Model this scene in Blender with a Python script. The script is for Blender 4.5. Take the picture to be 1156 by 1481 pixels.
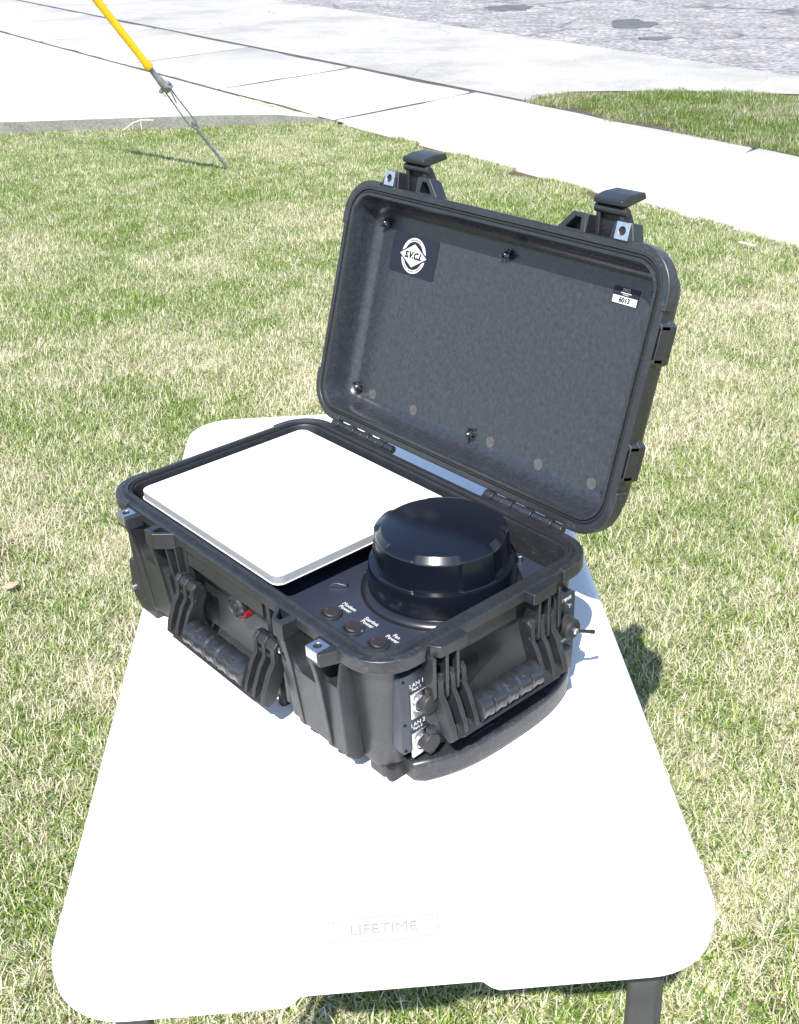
import bpy, bmesh, math, random
import numpy as np
from mathutils import Vector, Matrix
for o in list(bpy.data.objects): bpy.data.objects.remove(o)
S = bpy.context.scene
PI = math.pi
# ---------------------------------------------------------------- camera
cam_d = bpy.data.cameras.new('camera'); cam = bpy.data.objects.new('camera', cam_d); S.collection.objects.link(cam)
R_ = ((0.674, 0.739, -0.025), (0.347, -0.345, -0.872), (-0.653, 0.579, -0.489))
xr = Vector(R_[0]).normalized(); fw = Vector(R_[2]).normalized(); yd = fw.cross(xr).normalized(); xr = yd.cross(fw)
M = Matrix.Identity(4)
for i in range(3):
    M[i][0] = xr[i]; M[i][1] = -yd[i]; M[i][2] = -fw[i]
M.translation = (0.948, -0.687, 1.554)
cam.matrix_world = M
cam_d.sensor_fit = 'HORIZONTAL'; cam_d.sensor_width = 36.0; cam_d.lens = 1614.1 / 1156 * 36
cam_d.shift_x = (578 - 625.4) / 1156; cam_d.shift_y = (749.9 - 740.5) / 1156
cam_d.clip_start = 0.05; cam_d.clip_end = 3000
S.camera = cam
# ---------------------------------------------------------------- light
AZ, EL = math.radians(-57), math.radians(52)
sun_dir = Vector((math.cos(EL) * math.cos(AZ), math.cos(EL) * math.sin(AZ), math.sin(EL)))
W_ = bpy.data.worlds.new('World'); S.world = W_; W_.use_nodes = True
nt = W_.node_tree; bg = nt.nodes['Background']
sky = nt.nodes.new('ShaderNodeTexSky'); sky.sky_type = 'NISHITA'; sky.sun_disc = False
sky.sun_elevation = EL; sky.sun_rotation = math.atan2(sun_dir.x, sun_dir.y)
sky.air_density = 1.0; sky.dust_density = 0.6; sky.ozone_density = 1.0
nt.links.new(sky.outputs[0], bg.inputs[0]); bg.inputs[1].default_value = 0.13
sl = bpy.data.lights.new('sun', 'SUN'); sun = bpy.data.objects.new('sun', sl); S.collection.objects.link(sun)
sl.energy = 4.7; sl.angle = math.radians(0.53); sl.color = (1.0, 0.955, 0.89)
sun.rotation_euler = sun_dir.to_track_quat('Z', 'Y').to_euler(); sun.location = (0, 0, 20)
S.view_settings.view_transform = 'Standard'; S.view_settings.look = 'None'
S.view_settings.exposure = 1.03; S.view_settings.gamma = 1.0; S.view_settings.use_curve_mapping = False

# ---------------------------------------------------------------- materials
def mat(name, col=(.5, .5, .5), rough=.5, metal=0., spec=.5, noise=None, bump=None, coat=0., scuff=0.):
    """noise=(scale, amount, detail, stretch) varies the colour, bump=(scale, strength, distance)"""
    m = bpy.data.materials.new(name); m.use_nodes = True
    n = m.node_tree.nodes; l = m.node_tree.links; b = n['Principled BSDF']
    b.inputs['Base Color'].default_value = (*col, 1); b.inputs['Roughness'].default_value = rough
    b.inputs['Metallic'].default_value = metal; b.inputs['Specular IOR Level'].default_value = spec
    b.inputs['Coat Weight'].default_value = coat; b.inputs['Coat Roughness'].default_value = .15
    if noise or bump:
        tc = n.new('ShaderNodeTexCoord')
    if noise:
        sc, am, det, st = noise
        mp = n.new('ShaderNodeMapping'); mp.inputs['Scale'].default_value = st
        l.new(tc.outputs['Object'], mp.inputs[0])
        t = n.new('ShaderNodeTexNoise'); t.inputs['Scale'].default_value = sc; t.inputs['Detail'].default_value = det
        t.inputs['Roughness'].default_value = .62; t.inputs['Distortion'].default_value = .6
        l.new(mp.outputs[0], t.inputs['Vector'])
        r = n.new('ShaderNodeMapRange'); r.inputs[1].default_value = .3; r.inputs[2].default_value = .7
        r.inputs[3].default_value = 1 - am; r.inputs[4].default_value = 1 + am
        l.new(t.outputs['Fac'], r.inputs[0])
        mx = n.new('ShaderNodeVectorMath'); mx.operation = 'SCALE'; mx.inputs[0].default_value = col
        l.new(r.outputs[0], mx.inputs['Scale']); l.new(mx.outputs[0], b.inputs['Base Color'])
        r2 = n.new('ShaderNodeMapRange'); r2.inputs[3].default_value = min(1, rough * 1.15); r2.inputs[4].default_value = rough * .8
        l.new(t.outputs['Fac'], r2.inputs[0]); l.new(r2.outputs[0], b.inputs['Roughness'])
    if scuff:
        mp = n.new('ShaderNodeMapping'); mp.inputs['Rotation'].default_value = (.4, .7, .3); mp.inputs['Scale'].default_value = (1, 5, 2.2); l.new(tc.outputs['Object'], mp.inputs[0])
        t4 = n.new('ShaderNodeTexNoise'); t4.inputs['Scale'].default_value = 55; t4.inputs['Detail'].default_value = 8; t4.inputs['Roughness'].default_value = .75; l.new(mp.outputs[0], t4.inputs['Vector'])
        t5 = n.new('ShaderNodeTexNoise'); t5.inputs['Scale'].default_value = 420; t5.inputs['Detail'].default_value = 3; l.new(tc.outputs['Object'], t5.inputs['Vector'])
        pr5 = n.new('ShaderNodeMath'); pr5.operation = 'MULTIPLY'; l.new(t4.outputs['Fac'], pr5.inputs[0]); l.new(t5.outputs['Fac'], pr5.inputs[1])
        mr = n.new('ShaderNodeMapRange'); mr.inputs[1].default_value = .27; mr.inputs[2].default_value = .42; mr.inputs[4].default_value = scuff; l.new(pr5.outputs[0], mr.inputs[0])
        m5 = n.new('ShaderNodeMix'); m5.data_type = 'RGBA'; l.new(mr.outputs[0], m5.inputs['Factor']); l.new(mx.outputs[0], m5.inputs['A']); m5.inputs['B'].default_value = (.10, .105, .11, 1)
        l.new(m5.outputs['Result'], b.inputs['Base Color'])
    if bump:
        t2 = n.new('ShaderNodeTexNoise'); t2.inputs['Scale'].default_value = bump[0]; t2.inputs['Detail'].default_value = 3
        l.new(tc.outputs['Object'], t2.inputs['Vector'])
        bp = n.new('ShaderNodeBump'); bp.inputs['Strength'].default_value = bump[1]; bp.inputs['Distance'].default_value = bump[2]
        l.new(t2.outputs['Fac'], bp.inputs['Height']); l.new(bp.outputs[0], b.inputs['Normal'])
    return m
MT = {}
MT['poly'] = mat('black_polypropylene', (.0125, .0138, .0165), .44, spec=.7, noise=(22, .35, 7, (1, 1, 1)), bump=(900, .12, .0006), scuff=.2)
MT['rim'] = mat('scuffed_rim_polypropylene', (.0155, .017, .020), .40, spec=.7, noise=(70, .55, 7, (1, 1, 3)), bump=(700, .10, .0006), scuff=.45)
MT['lidin'] = mat('swirled_lid_polypropylene', (.023, .026, .033), .29, spec=.6, noise=(170, .38, 6, (1.3, .9, 1)), bump=(150, .22, .0010))
MT['rubber'] = mat('black_rubber', (.020, .020, .021), .55, spec=.4, noise=(40, .3, 4, (1, 1, 1)))
MT['gasket'] = mat('gasket', (.010, .010, .011), .6)
MT['grip'] = mat('moulded_grip', (.017, .019, .023), .25, spec=.7, noise=(30, .3, 4, (1, 1, 1)))
MT['deck'] = mat('powder_coated_deck', (.021, .026, .041), .36, spec=.6, bump=(1500, .08, .0004))
MT['dome'] = mat('satin_black_radome', (.0042, .0055, .010), .20, spec=.6, bump=(900, .03, .0004))
MT['domebase'] = mat('satin_black_base', (.010, .011, .013), .26, spec=.8)
MT['white'] = mat('white_radome', (.80, .80, .80), .42)
MT['whiteedge'] = mat('white_edge', (.75, .75, .76), .35)
MT['greyside'] = mat('grey_side', (.27, .28, .295), .40)
MT['steel'] = mat('stainless_steel', (.62, .62, .63), .28, metal=1., noise=(80, .15, 3, (1, 1, 1)))
MT['chrome'] = mat('chrome', (.80, .80, .80), .16, metal=1.)
MT['whiteink'] = mat('white_ink', (.50, .50, .50), .6, spec=.2)
MT['blackink'] = mat('black_ink', (.010, .010, .011), .6, spec=.1)
MT['label'] = mat('dark_label_vinyl', (.014, .017, .027), .5, spec=.2)
MT['red'] = mat('red_plastic', (.30, .012, .018), .35)
MT['spot'] = mat('adhesive_spot', (.062, .063, .062), .7, noise=(160, .3, 4, (1, 1, 1)))
MT['table'] = mat('white_table_polyethylene', (.76, .76, .755), .42, spec=.4, bump=(420, .10, .0006))
def specks(m, scale, thr, dark):
    n = m.node_tree.nodes; l = m.node_tree.links; b = n['Principled BSDF']
    tc = n.new('ShaderNodeTexCoord'); v = n.new('ShaderNodeTexVoronoi'); v.inputs['Scale'].default_value = scale; l.new(tc.outputs['Object'], v.inputs['Vector'])
    sp = n.new('ShaderNodeSeparateColor'); l.new(v.outputs['Color'], sp.inputs[0])
    a = n.new('ShaderNodeMath'); a.operation = 'MULTIPLY_ADD'; a.inputs[1].default_value = .075; a.inputs[2].default_value = -.058; l.new(sp.outputs[0], a.inputs[0])
    c = n.new('ShaderNodeMath'); c.operation = 'LESS_THAN'; l.new(v.outputs['Distance'], c.inputs[0]); l.new(a.outputs[0], c.inputs[1])
    mx = n.new('ShaderNodeMix'); mx.data_type = 'RGBA'; l.new(c.outputs[0], mx.inputs['Factor']); mx.inputs['A'].default_value = b.inputs['Base Color'].default_value; mx.inputs['B'].default_value = (*dark, 1)
    l.new(mx.outputs['Result'], b.inputs['Base Color'])
specks(MT['table'], 16, .02, (.22, .20, .17))
MT['emboss_shade'] = mat('painted_emboss_shade', (.285, .29, .30), .5)  # grey paints the faint shading of the raised logo into its colour
MT['twig'] = mat('dry_twig', (.55, .50, .38), .8)
MT['leaf'] = mat('dry_leaf', (.48, .31, .20), .7, noise=(60, .4, 4, (1, 1, 1)))
MT['yellow2'] = mat('worn_yellow_paint', (.58, .52, .27), .7)
MT['paper'] = mat('pale_paper', (.75, .76, .76), .7)
MT['legs'] = mat('grey_leg_steel', (.055, .056, .06), .40, spec=.5, noise=(20, .2, 4, (1, 1, 1)))
MT['yellow'] = mat('yellow_guard', (.64, .39, .010), .38, noise=(18, .12, 5, (1, 1, .2)))
MT['galv'] = mat('galvanised_steel', (.33, .34, .35), .5, metal=.7, noise=(60, .35, 5, (1, 1, 1)))

# ---------------------------------------------------------------- mesh helpers
class MB:
    def __init__(s): s.v = []; s.f = []; s.m = []
    def add(s, vs, fs, mi=0):
        o = len(s.v); s.v += [tuple(p) for p in vs]; s.f += [tuple(o + i for i in f) for f in fs]; s.m += [mi] * len(fs); return s
    def box(s, c, d, mi=0, rot=None):
        hx, hy, hz = d[0] / 2, d[1] / 2, d[2] / 2
        vs = [Vector((x, y, z)) for z in (-hz, hz) for x, y in ((-hx, -hy), (hx, -hy), (hx, hy), (-hx, hy))]
        if rot is not None: vs = [rot @ p for p in vs]
        vs = [p + Vector(c) for p in vs]
        return s.add(vs, [(3, 2, 1, 0), (4, 5, 6, 7), (0, 1, 5, 4), (1, 2, 6, 5), (2, 3, 7, 6), (3, 0, 4, 7)], mi)
    def prism(s, poly, ax, a0, a1, mi=0):
        """poly is 2-d in the other two axes in cyclic order: ax 0 -> (y,z), 1 -> (x,z), 2 -> (x,y)"""
        A = sum(poly[i][0] * poly[(i + 1) % len(poly)][1] - poly[(i + 1) % len(poly)][0] * poly[i][1] for i in range(len(poly)))
        if A < 0: poly = poly[::-1]
        def p3(p, a):
            return ((a, p[0], p[1]), (p[0], a, p[1]), (p[0], p[1], a))[ax]
        n = len(poly); lo, hi = min(a0, a1), max(a0, a1)
        if ax == 1: lo, hi = hi, lo
        vs = [p3(p, lo) for p in poly] + [p3(p, hi) for p in poly]
        fs = [tuple(range(n - 1, -1, -1)), tuple(range(n, 2 * n))] + [(i, (i + 1) % n, n + (i + 1) % n, n + i) for i in range(n)]
        return s.add(vs, fs, mi)
    def loft(s, rings, cap0=True, cap1=True, mi=0):
        n = len(rings[0]); vs = [p for r in rings for p in r]; fs = []
        for k in range(len(rings) - 1):
            for i in range(n):
                j = (i + 1) % n; fs.append((k * n + i, k * n + j, (k + 1) * n + j, (k + 1) * n + i))
        if cap0: fs.append(tuple(range(n - 1, -1, -1)))
        if cap1: fs.append(tuple((len(rings) - 1) * n + i for i in range(n)))
        return s.add(vs, fs, mi)
    def lathe(s, prof, n=32, c=(0, 0, 0), rot=None, mi=0, cap=True):
        rings = []
        for r, z in prof:
            q = [Vector((r * math.cos(2 * PI * i / n), r * math.sin(2 * PI * i / n), z)) for i in range(n)]
            if rot is not None: q = [rot @ p for p in q]
            rings.append([p + Vector(c) for p in q])
        return s.loft(rings, cap, cap, mi)
    def tube(s, pts, r, n=10, mi=0, cap=True):
        pts = [Vector(p) for p in pts]; rs = r if isinstance(r, (list, tuple)) else [r] * len(pts); rings = []
        up = None
        for i, p in enumerate(pts):
            t = (pts[min(i + 1, len(pts) - 1)] - pts[max(i - 1, 0)]).normalized()
            if up is None: up = t.orthogonal().normalized()
            up = (up - t * up.dot(t)).normalized(); sd = t.cross(up)
            rings.append([p + (up * math.cos(2 * PI * k / n) + sd * math.sin(2 * PI * k / n)) * rs[i] for k in range(n)])
        return s.loft(rings, cap, cap, mi)
    def frame(s, outer, inner, z0, z1, mi=0):
        """ring-shaped prism, outer and inner polygons of the same vertex count, in x-y"""
        n = len(outer); vs = [(*p, z) for z in (z0, z1) for p in outer] + [(*p, z) for z in (z0, z1) for p in inner]
        fs = []
        for i in range(n):
            j = (i + 1) % n
            fs += [(i, j, n + j, n + i), (2 * n + j, 2 * n + i, 3 * n + i, 3 * n + j), (n + i, n + j, 3 * n + j, 3 * n + i), (j, i, 2 * n + i, 2 * n + j)]
        return s.add(vs, fs, mi)
    def xform(s, Mx): s.v = [tuple(Mx @ Vector(p)) for p in s.v]; return s
    def mesh(s, name, mats, ang=32):
        me = bpy.data.meshes.new(name); me.from_pydata(s.v, [], s.f)
        for m in mats: me.materials.append(m)
        if len(mats) > 1: me.polygons.foreach_set('material_index', s.m)
        me.polygons.foreach_set('use_smooth', [True] * len(me.polygons))
        me.update(); me.validate()
        bm = bmesh.new(); bm.from_mesh(me); bmesh.ops.recalc_face_normals(bm, faces=bm.faces); bm.to_mesh(me); bm.free()
        me.set_sharp_from_angle(angle=math.radians(ang))
        return me
    def build(s, name, mats, parent=None, bevel=0., ang=32, seg=2):
        if not isinstance(mats, (list, tuple)): mats = [mats]
        o = bpy.data.objects.new(name, s.mesh(name, mats, ang)); S.collection.objects.link(o)
        if parent is not None: o.parent = parent
        if bevel: add_bevel(o, bevel, seg)
        return o
def add_bevel(o, w, seg=2, ang=40):
    b = o.modifiers.new('bevel', 'BEVEL'); b.width = w; b.segments = seg; b.limit_method = 'ANGLE'; b.angle_limit = math.radians(ang)
    b.harden_normals = True
def tag(o, label=None, cat=None, group=None, kind=None):
    if label: o['label'] = label
    if cat: o['category'] = cat
    if group: o['group'] = group
    if kind: o['kind'] = kind
    return o
def empty(name, loc=(0, 0, 0), rot=(0, 0, 0)):
    e = bpy.data.objects.new(name, None); S.collection.objects.link(e); e.location = loc; e.rotation_euler = rot; e.empty_display_size = .1; return e
def copy_obj(o, parent=None, Mx=None):
    c = o.copy(); S.collection.objects.link(c); c.parent = parent
    if Mx is not None: c.matrix_local = Mx
    return c
def rr(hx, hy, r, z, nc=8, c=(0, 0), sub=1):
    """rounded rectangle ring, counter-clockwise, each straight side cut into sub pieces"""
    pts = []
    cs = [(hx - r, hy - r, 0), (-hx + r, hy - r, PI / 2), (-hx + r, -hy + r, PI), (hx - r, -hy + r, 1.5 * PI)]
    for k, (x, y, a) in enumerate(cs):
        for i in range(nc + 1):
            t = a + PI / 2 * i / nc; pts.append((x + r * math.cos(t), y + r * math.sin(t)))
        if sub > 1:
            p = pts[-1]; nx = cs[(k + 1) % 4]; q = (nx[0] + r * math.cos(nx[2]), nx[1] + r * math.sin(nx[2]))
            for i in range(1, sub): pts.append((p[0] + (q[0] - p[0]) * i / sub, p[1] + (q[1] - p[1]) * i / sub))
    return [Vector((c[0] + x, c[1] + y, z)) for x, y in pts]
def boolean(o, cutter_mb):
    c = bpy.data.objects.new('cut', cutter_mb.mesh('cut', [MT['poly']])); S.collection.objects.link(c); c.parent = o.parent
    m = o.modifiers.new('cut', 'BOOLEAN'); m.operation = 'DIFFERENCE'; m.object = c; m.solver = 'EXACT'
    dg = bpy.context.evaluated_depsgraph_get(); dg.update()
    me = bpy.data.meshes.new_from_object(o.evaluated_get(dg)); o.modifiers.remove(m); o.data = me
    bpy.data.objects.remove(c); me.set_sharp_from_angle(angle=math.radians(32))
def text(name, body, size, mats, parent, Mx, ext=.0002, align='CENTER', shear=0., bold=0., sx=1.):
    cu = bpy.data.curves.new(name, 'FONT'); cu.body = body; cu.size = size; cu.extrude = ext; cu.align_x = align; cu.align_y = 'CENTER'
    cu.shear = shear; cu.offset = bold; cu.resolution_u = 3; cu.space_line = .85
    t = bpy.data.objects.new(name + '_t', cu); S.collection.objects.link(t)
    dg = bpy.context.evaluated_depsgraph_get(); dg.update()
    me = bpy.data.meshes.new_from_object(t.evaluated_get(dg)); bpy.data.objects.remove(t); bpy.data.curves.remove(cu)
    me.materials.clear(); me.materials.append(mats)
    o = bpy.data.objects.new(name, me); S.collection.objects.link(o); o.parent = parent
    o.matrix_local = Mx @ Matrix.Diagonal((sx, 1, 1, 1)); return o
def frame_mx(o, x, y):
    x = Vector(x).normalized(); y = Vector(y).normalized(); z = x.cross(y)
    m = Matrix.Identity(4)
    for i in range(3): m[i][0] = x[i]; m[i][1] = y[i]; m[i][2] = z[i]
    m.translation = o; return m
RX = Matrix.Rotation(PI / 2, 3, 'Y')       # z axis -> x axis
RY = Matrix.Rotation(-PI / 2, 3, 'X')      # z axis -> y axis

# ================================================================ the setting
def ramp(n, stops):
    r = n.new('ShaderNodeValToRGB'); e = r.color_ramp.elements
    while len(e) < len(stops): e.new(.5)
    for k, (p, c) in enumerate(stops): e[k].position = p; e[k].color = (*c, 1)
    return r
def ground_mat(name, stops, scale, rough=.9, bump=(60, .4, .01), extra=None, detail=8, speck=None):
    m = bpy.data.materials.new(name); m.use_nodes = True; n = m.node_tree.nodes; l = m.node_tree.links; b = n['Principled BSDF']
    b.inputs['Roughness'].default_value = rough; b.inputs['Specular IOR Level'].default_value = .25
    g = n.new('ShaderNodeNewGeometry')
    t = n.new('ShaderNodeTexNoise'); t.inputs['Scale'].default_value = scale; t.inputs['Detail'].default_value = detail; t.inputs['Roughness'].default_value = .65
    l.new(g.outputs['Position'], t.inputs['Vector'])
    r = ramp(n, stops); l.new(t.outputs['Fac'], r.inputs[0]); out = r.outputs[0]
    if speck:
        t3 = n.new('ShaderNodeTexNoise'); t3.inputs['Scale'].default_value = speck[0]; t3.inputs['Detail'].default_value = 2
        l.new(g.outputs['Position'], t3.inputs['Vector'])
        mr = n.new('ShaderNodeMapRange'); mr.inputs[1].default_value = .35; mr.inputs[2].default_value = .65; mr.inputs[3].default_value = 1 - speck[1]; mr.inputs[4].default_value = 1 + speck[1]
        l.new(t3.outputs['Fac'], mr.inputs[0])
        vm = n.new('ShaderNodeVectorMath'); vm.operation = 'SCALE'; l.new(out, vm.inputs[0]); l.new(mr.outputs[0], vm.inputs['Scale']); out = vm.outputs[0]
    if extra: out = extra(n, l, g, out)
    l.new(out, b.inputs['Base Color'])
    t2 = n.new('ShaderNodeTexNoise'); t2.inputs['Scale'].default_value = bump[0]; t2.inputs['Detail'].default_value = 5
    l.new(g.outputs['Position'], t2.inputs['Vector'])
    bp = n.new('ShaderNodeBump'); bp.inputs['Strength'].default_value = bump[1]; bp.inputs['Distance'].default_value = bump[2]
    l.new(t2.outputs['Fac'], bp.inputs['Height']); l.new(bp.outputs[0], b.inputs['Normal'])
    return m
def crack_mix(scale, width, dark, amount=.8, dist=.5):
    def f(n, l, g, out):
        d = n.new('ShaderNodeTexNoise'); d.inputs['Scale'].default_value = scale * 2.5; d.inputs['Detail'].default_value = 5
        l.new(g.outputs['Position'], d.inputs['Vector'])
        sc = n.new('ShaderNodeVectorMath'); sc.operation = 'SCALE'; sc.inputs['Scale'].default_value = dist; l.new(d.outputs['Color'], sc.inputs[0])
        ad = n.new('ShaderNodeVectorMath'); ad.operation = 'ADD'; l.new(g.outputs['Position'], ad.inputs[0]); l.new(sc.outputs[0], ad.inputs[1])
        v = n.new('ShaderNodeTexVoronoi'); v.feature = 'DISTANCE_TO_EDGE'; v.inputs['Scale'].default_value = scale
        l.new(ad.outputs[0], v.inputs['Vector'])
        th = n.new('ShaderNodeMapRange'); th.inputs[1].default_value = 0; th.inputs[2].default_value = width; th.inputs[3].default_value = amount; th.inputs[4].default_value = 0
        l.new(v.outputs['Distance'], th.inputs[0])
        pn = n.new('ShaderNodeTexNoise'); pn.inputs['Scale'].default_value = .45; l.new(g.outputs['Position'], pn.inputs['Vector'])
        pm = n.new('ShaderNodeMapRange'); pm.inputs[1].default_value = .46; pm.inputs[2].default_value = .58; l.new(pn.outputs['Fac'], pm.inputs[0])
        mu = n.new('ShaderNodeMath'); mu.operation = 'MULTIPLY'; l.new(th.outputs[0], mu.inputs[0]); l.new(pm.outputs[0], mu.inputs[1])
        mx = n.new('ShaderNodeMix'); mx.data_type = 'RGBA'; l.new(mu.outputs[0], mx.inputs['Factor']); l.new(out, mx.inputs['A']); mx.inputs['B'].default_value = (*dark, 1)
        return mx.outputs['Result']
    return f
MT['soil'] = ground_mat('lawn_soil', [(.30, (.05, .040, .024)), (.5, (.10, .082, .045)), (.7, (.06, .068, .025))], 9, bump=(90, .7, .012))
MT['farfield'] = ground_mat('far_ground', [(.35, (.10, .11, .045)), (.65, (.17, .15, .08))], .6)
MT['concrete'] = ground_mat('pale_concrete', [(.28, (.38, .365, .335)), (.48, (.49, .475, .445)), (.75, (.55, .535, .50))], .9, bump=(160, .25, .004), speck=(90, .07))
MT['greyconc'] = ground_mat('older_concrete', [(.28, (.29, .283, .268)), (.48, (.39, .382, .362)), (.75, (.47, .46, .435))], .7, bump=(160, .25, .004), speck=(60, .10), extra=crack_mix(.25, .003, (.14, .14, .14), .6))
MT['apron'] = ground_mat('weathered_concrete', [(.30, (.24, .232, .222)), (.5, (.33, .322, .308)), (.72, (.42, .41, .39))], .8, bump=(120, .3, .005), speck=(40, .10), extra=crack_mix(.35, .004, (.12, .12, .12), .7))
MT['kerbside'] = ground_mat('stained_kerb_concrete', [(.3, (.15, .155, .135)), (.6, (.22, .225, .20)), (.8, (.27, .27, .25))], 3, bump=(80, .5, .008), speck=(50, .15))
MT['street'] = ground_mat('old_asphalt', [(.28, (.17, .167, .172)), (.5, (.25, .245, .248)), (.72, (.35, .345, .34))], 1.4, bump=(30, 1., .03), speck=(20, .40), extra=crack_mix(.7, .05, (.085, .085, .085), .9, .7))
MT['patch'] = ground_mat('asphalt_patch', [(.3, (.075, .077, .082)), (.7, (.12, .123, .128))], 3, bump=(70, .5, .01), speck=(60, .2))
MT['joint'] = ground_mat('joint_bed', [(.3, (.05, .048, .045)), (.7, (.10, .095, .085))], 6)
def Ay(x): return 4.92 - .145 * (x + 6.42)
def By(x): return 6.60 - .16 * (x + 6.5)
def sheet(name, pts, m, parent=None, label=None, kind='structure'):
    bm = bmesh.new(); vs = [bm.verts.new(p) for p in pts]; f = bm.faces.new(vs); bm.normal_update()
    if f.normal.z < 0: bmesh.ops.reverse_faces(bm, faces=[f])
    bmesh.ops.triangulate(bm, faces=bm.faces[:]); me = bpy.data.meshes.new(name); bm.to_mesh(me); bm.free(); me.materials.append(m)
    o = bpy.data.objects.new(name, me); S.collection.objects.link(o); o.parent = parent
    if parent is None and kind: o['kind'] = kind
    if label: o['label'] = label
    return o
def sty(x): return 9.52 - .21 * (x + 6.4)
g_ = sheet('ground', [(-900, -900, -.08), (900, -900, -.08), (900, 900, -.08), (-900, 900, -.08)], MT['farfield'], label='ground reaching away beyond the lawn and street')
# lawn sheet (near side of the walk) and verge
kerb = [(-30, -16.5, .09), (-8.01, 2.90, .09), (-7.50, 3.515, .09), (-6.99, 4.13, .09), (-6.62, 4.54, .08), (-6.50, 4.74, .05), (-6.37, 4.90, .016)]
lawn = sheet('lawn', [(p[0], p[1], 0) for p in kerb] + [(30, Ay(30), 0), (30, -30, 0), (-30, -30, 0)], MT['soil'], label='sunlit front lawn with green and straw-coloured patches')
verge_pts = [(-5.86, 6.50), (-5.93, 6.80), (-5.90, 7.16), (-5.68, 7.38), (-5.13, 7.80), (-4.34, 8.22), (-3.4, 8.45), (30, 1.55), (30, By(30))]
verge = sheet('verge', [(x, y, .004) for x, y in verge_pts], MT['soil'], label='strip of lawn between the sidewalk and the street')
# sidewalk: a dark joint bed with separate slabs
xs = [-30, -27.2, -24.6, -22, -19.4, -16.85, -14.0, -10.97, -8.58, -6.42, -3.18, -.7, 1.8, 4.3, 6.8, 9.3, 12]
walk = sheet('sidewalk', [(-30.2, Ay(-30.2) - .08, .006), (-6.46, Ay(-6.46) - .06, .006), (-6.2, Ay(-6.2) + .05, .006), (12.2, Ay(12.2) + .05, .006), (12.2, By(12.2), .006), (-5.9, By(-5.9) + .07, .006), (-30.2, By(-30.2) + .08, .006)], MT['joint'], label='pale concrete sidewalk with dark joints')
rnd = random.Random(4)
def slab(name, q, top, parent, m, gap=.04, thick=.06, jw=(None, None)):
    """quad q in order, shrunk by gap, uneven edges, top heights per corner"""
    c = Vector((sum(p[0] for p in q) / 4, sum(p[1] for p in q) / 4)); ring = []; hs = []
    for k in range(4):
        a = Vector(q[k]); b = Vector(q[(k + 1) % 4]); n = 7
        for i in range(n):
            t = i / n; p = a.lerp(b, t); d = (c - p).normalized(); w = (jw[0] if k == 1 and jw[0] else jw[1] if k == 3 and jw[1] else gap) * (.55 + .9 * rnd.random())
            ring.append(p + d * w); hs.append(top[k] * (1 - t) + top[(k + 1) % 4] * t)
    mb = MB()
    mb.loft([[(p.x, p.y, h - thick) for p, h in zip(ring, hs)], [(p.x, p.y, h - .006) for p, h in zip(ring, hs)],
             [(p.x + (c - p).normalized().x * .008, p.y + (c - p).normalized().y * .008, h) for p, h in zip(ring, hs)]])
    return mb.build(name, m, parent, ang=60)
for a, b in zip(xs[:-1], xs[1:]):
    z = .014 + rnd.uniform(-.001, .002)
    slab('slab', [(a, Ay(a)), (b, Ay(b)), (b - .12, By(b - .12)), (a - .12, By(a - .12))], [z] * 4, walk, MT['greyconc'] if b < -8 else MT['concrete'], jw=(.003 if b == -3.18 or a >= -3.18 else None, .003 if a >= -3.18 else None))
# driveway inside the walk with its low kerb face towards the lawn
mb = MB()
Ax = [-30, -16.5, -13.2, -10.5, -8.4, -7.3, -6.44]
topk = [Vector(p) for p in kerb]; topa = [Vector((x, Ay(x) - .05, .014)) for x in Ax]
for i in range(len(kerb) - 1):
    mb.add([topk[i], topk[i + 1], topa[i + 1], topa[i]], [(0, 1, 2, 3)])
    lo = [Vector((p.x, p.y, -.03)) for p in (topk[i], topk[i + 1])]
    mb.add([lo[0], lo[1], topk[i + 1], topk[i]], [(0, 1, 2, 3)], 1)
drv = mb.build('driveway', [MT['concrete'], MT['kerbside']]); tag(drv, 'pale concrete driveway with a low grey kerb face beside the lawn', kind='structure')
# apron between the walk and the street, and kerb strip
ap = [(-30.2, By(-30.2) + .060, .010)] + [(x, By(x) + .060, .010) for x in (-16, -11, -8, -5.86)] + [(x, y, .008) for x, y in verge_pts[1:7]] + [(30, 1.56, .008), (30, sty(30), -.01), (-6.4, sty(-6.4), -.01), (-12.8, sty(-12.8) + .02, -.01), (-30.2, sty(-30.2), -.01)]
apron = sheet('driveway_apron', ap, MT['apron'], label='weathered concrete apron and gutter between sidewalk and street')
street = sheet('street', [(-300, sty(-300) - .05, -.022), (300, sty(300) - .05, -.022), (300, sty(300) + 14, -.022), (-300, sty(-300) + 14, -.022)], MT['street'], label='cracked grey asphalt street beyond the sidewalk')
def patch(c, rx, ry, rot, seed):
    r2 = random.Random(seed); pts = []
    for i in range(26):
        a = 2 * PI * i / 26; k = 1 + r2.uniform(-.25, .2); x, y = rx * k * math.cos(a), ry * k * math.sin(a)
        pts.append((c[0] + x * math.cos(rot) - y * math.sin(rot), c[1] + x * math.sin(rot) + y * math.cos(rot)))
    mb = MB(); mb.loft([[(x, y, -.03) for x, y in pts], [(x, y, -.014) for x, y in pts]]); return mb.build('tar_patch', MT['patch'], street)
patch((-12.2, 12.85), .36, .50, .83, 1); patch((-9.15, 12.05), .28, .62, .83, 2); patch((-7.9, 10.9), .20, .16, .83, 5); patch((-9.6, 9.75), .22, .12, .1, 7)

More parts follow.
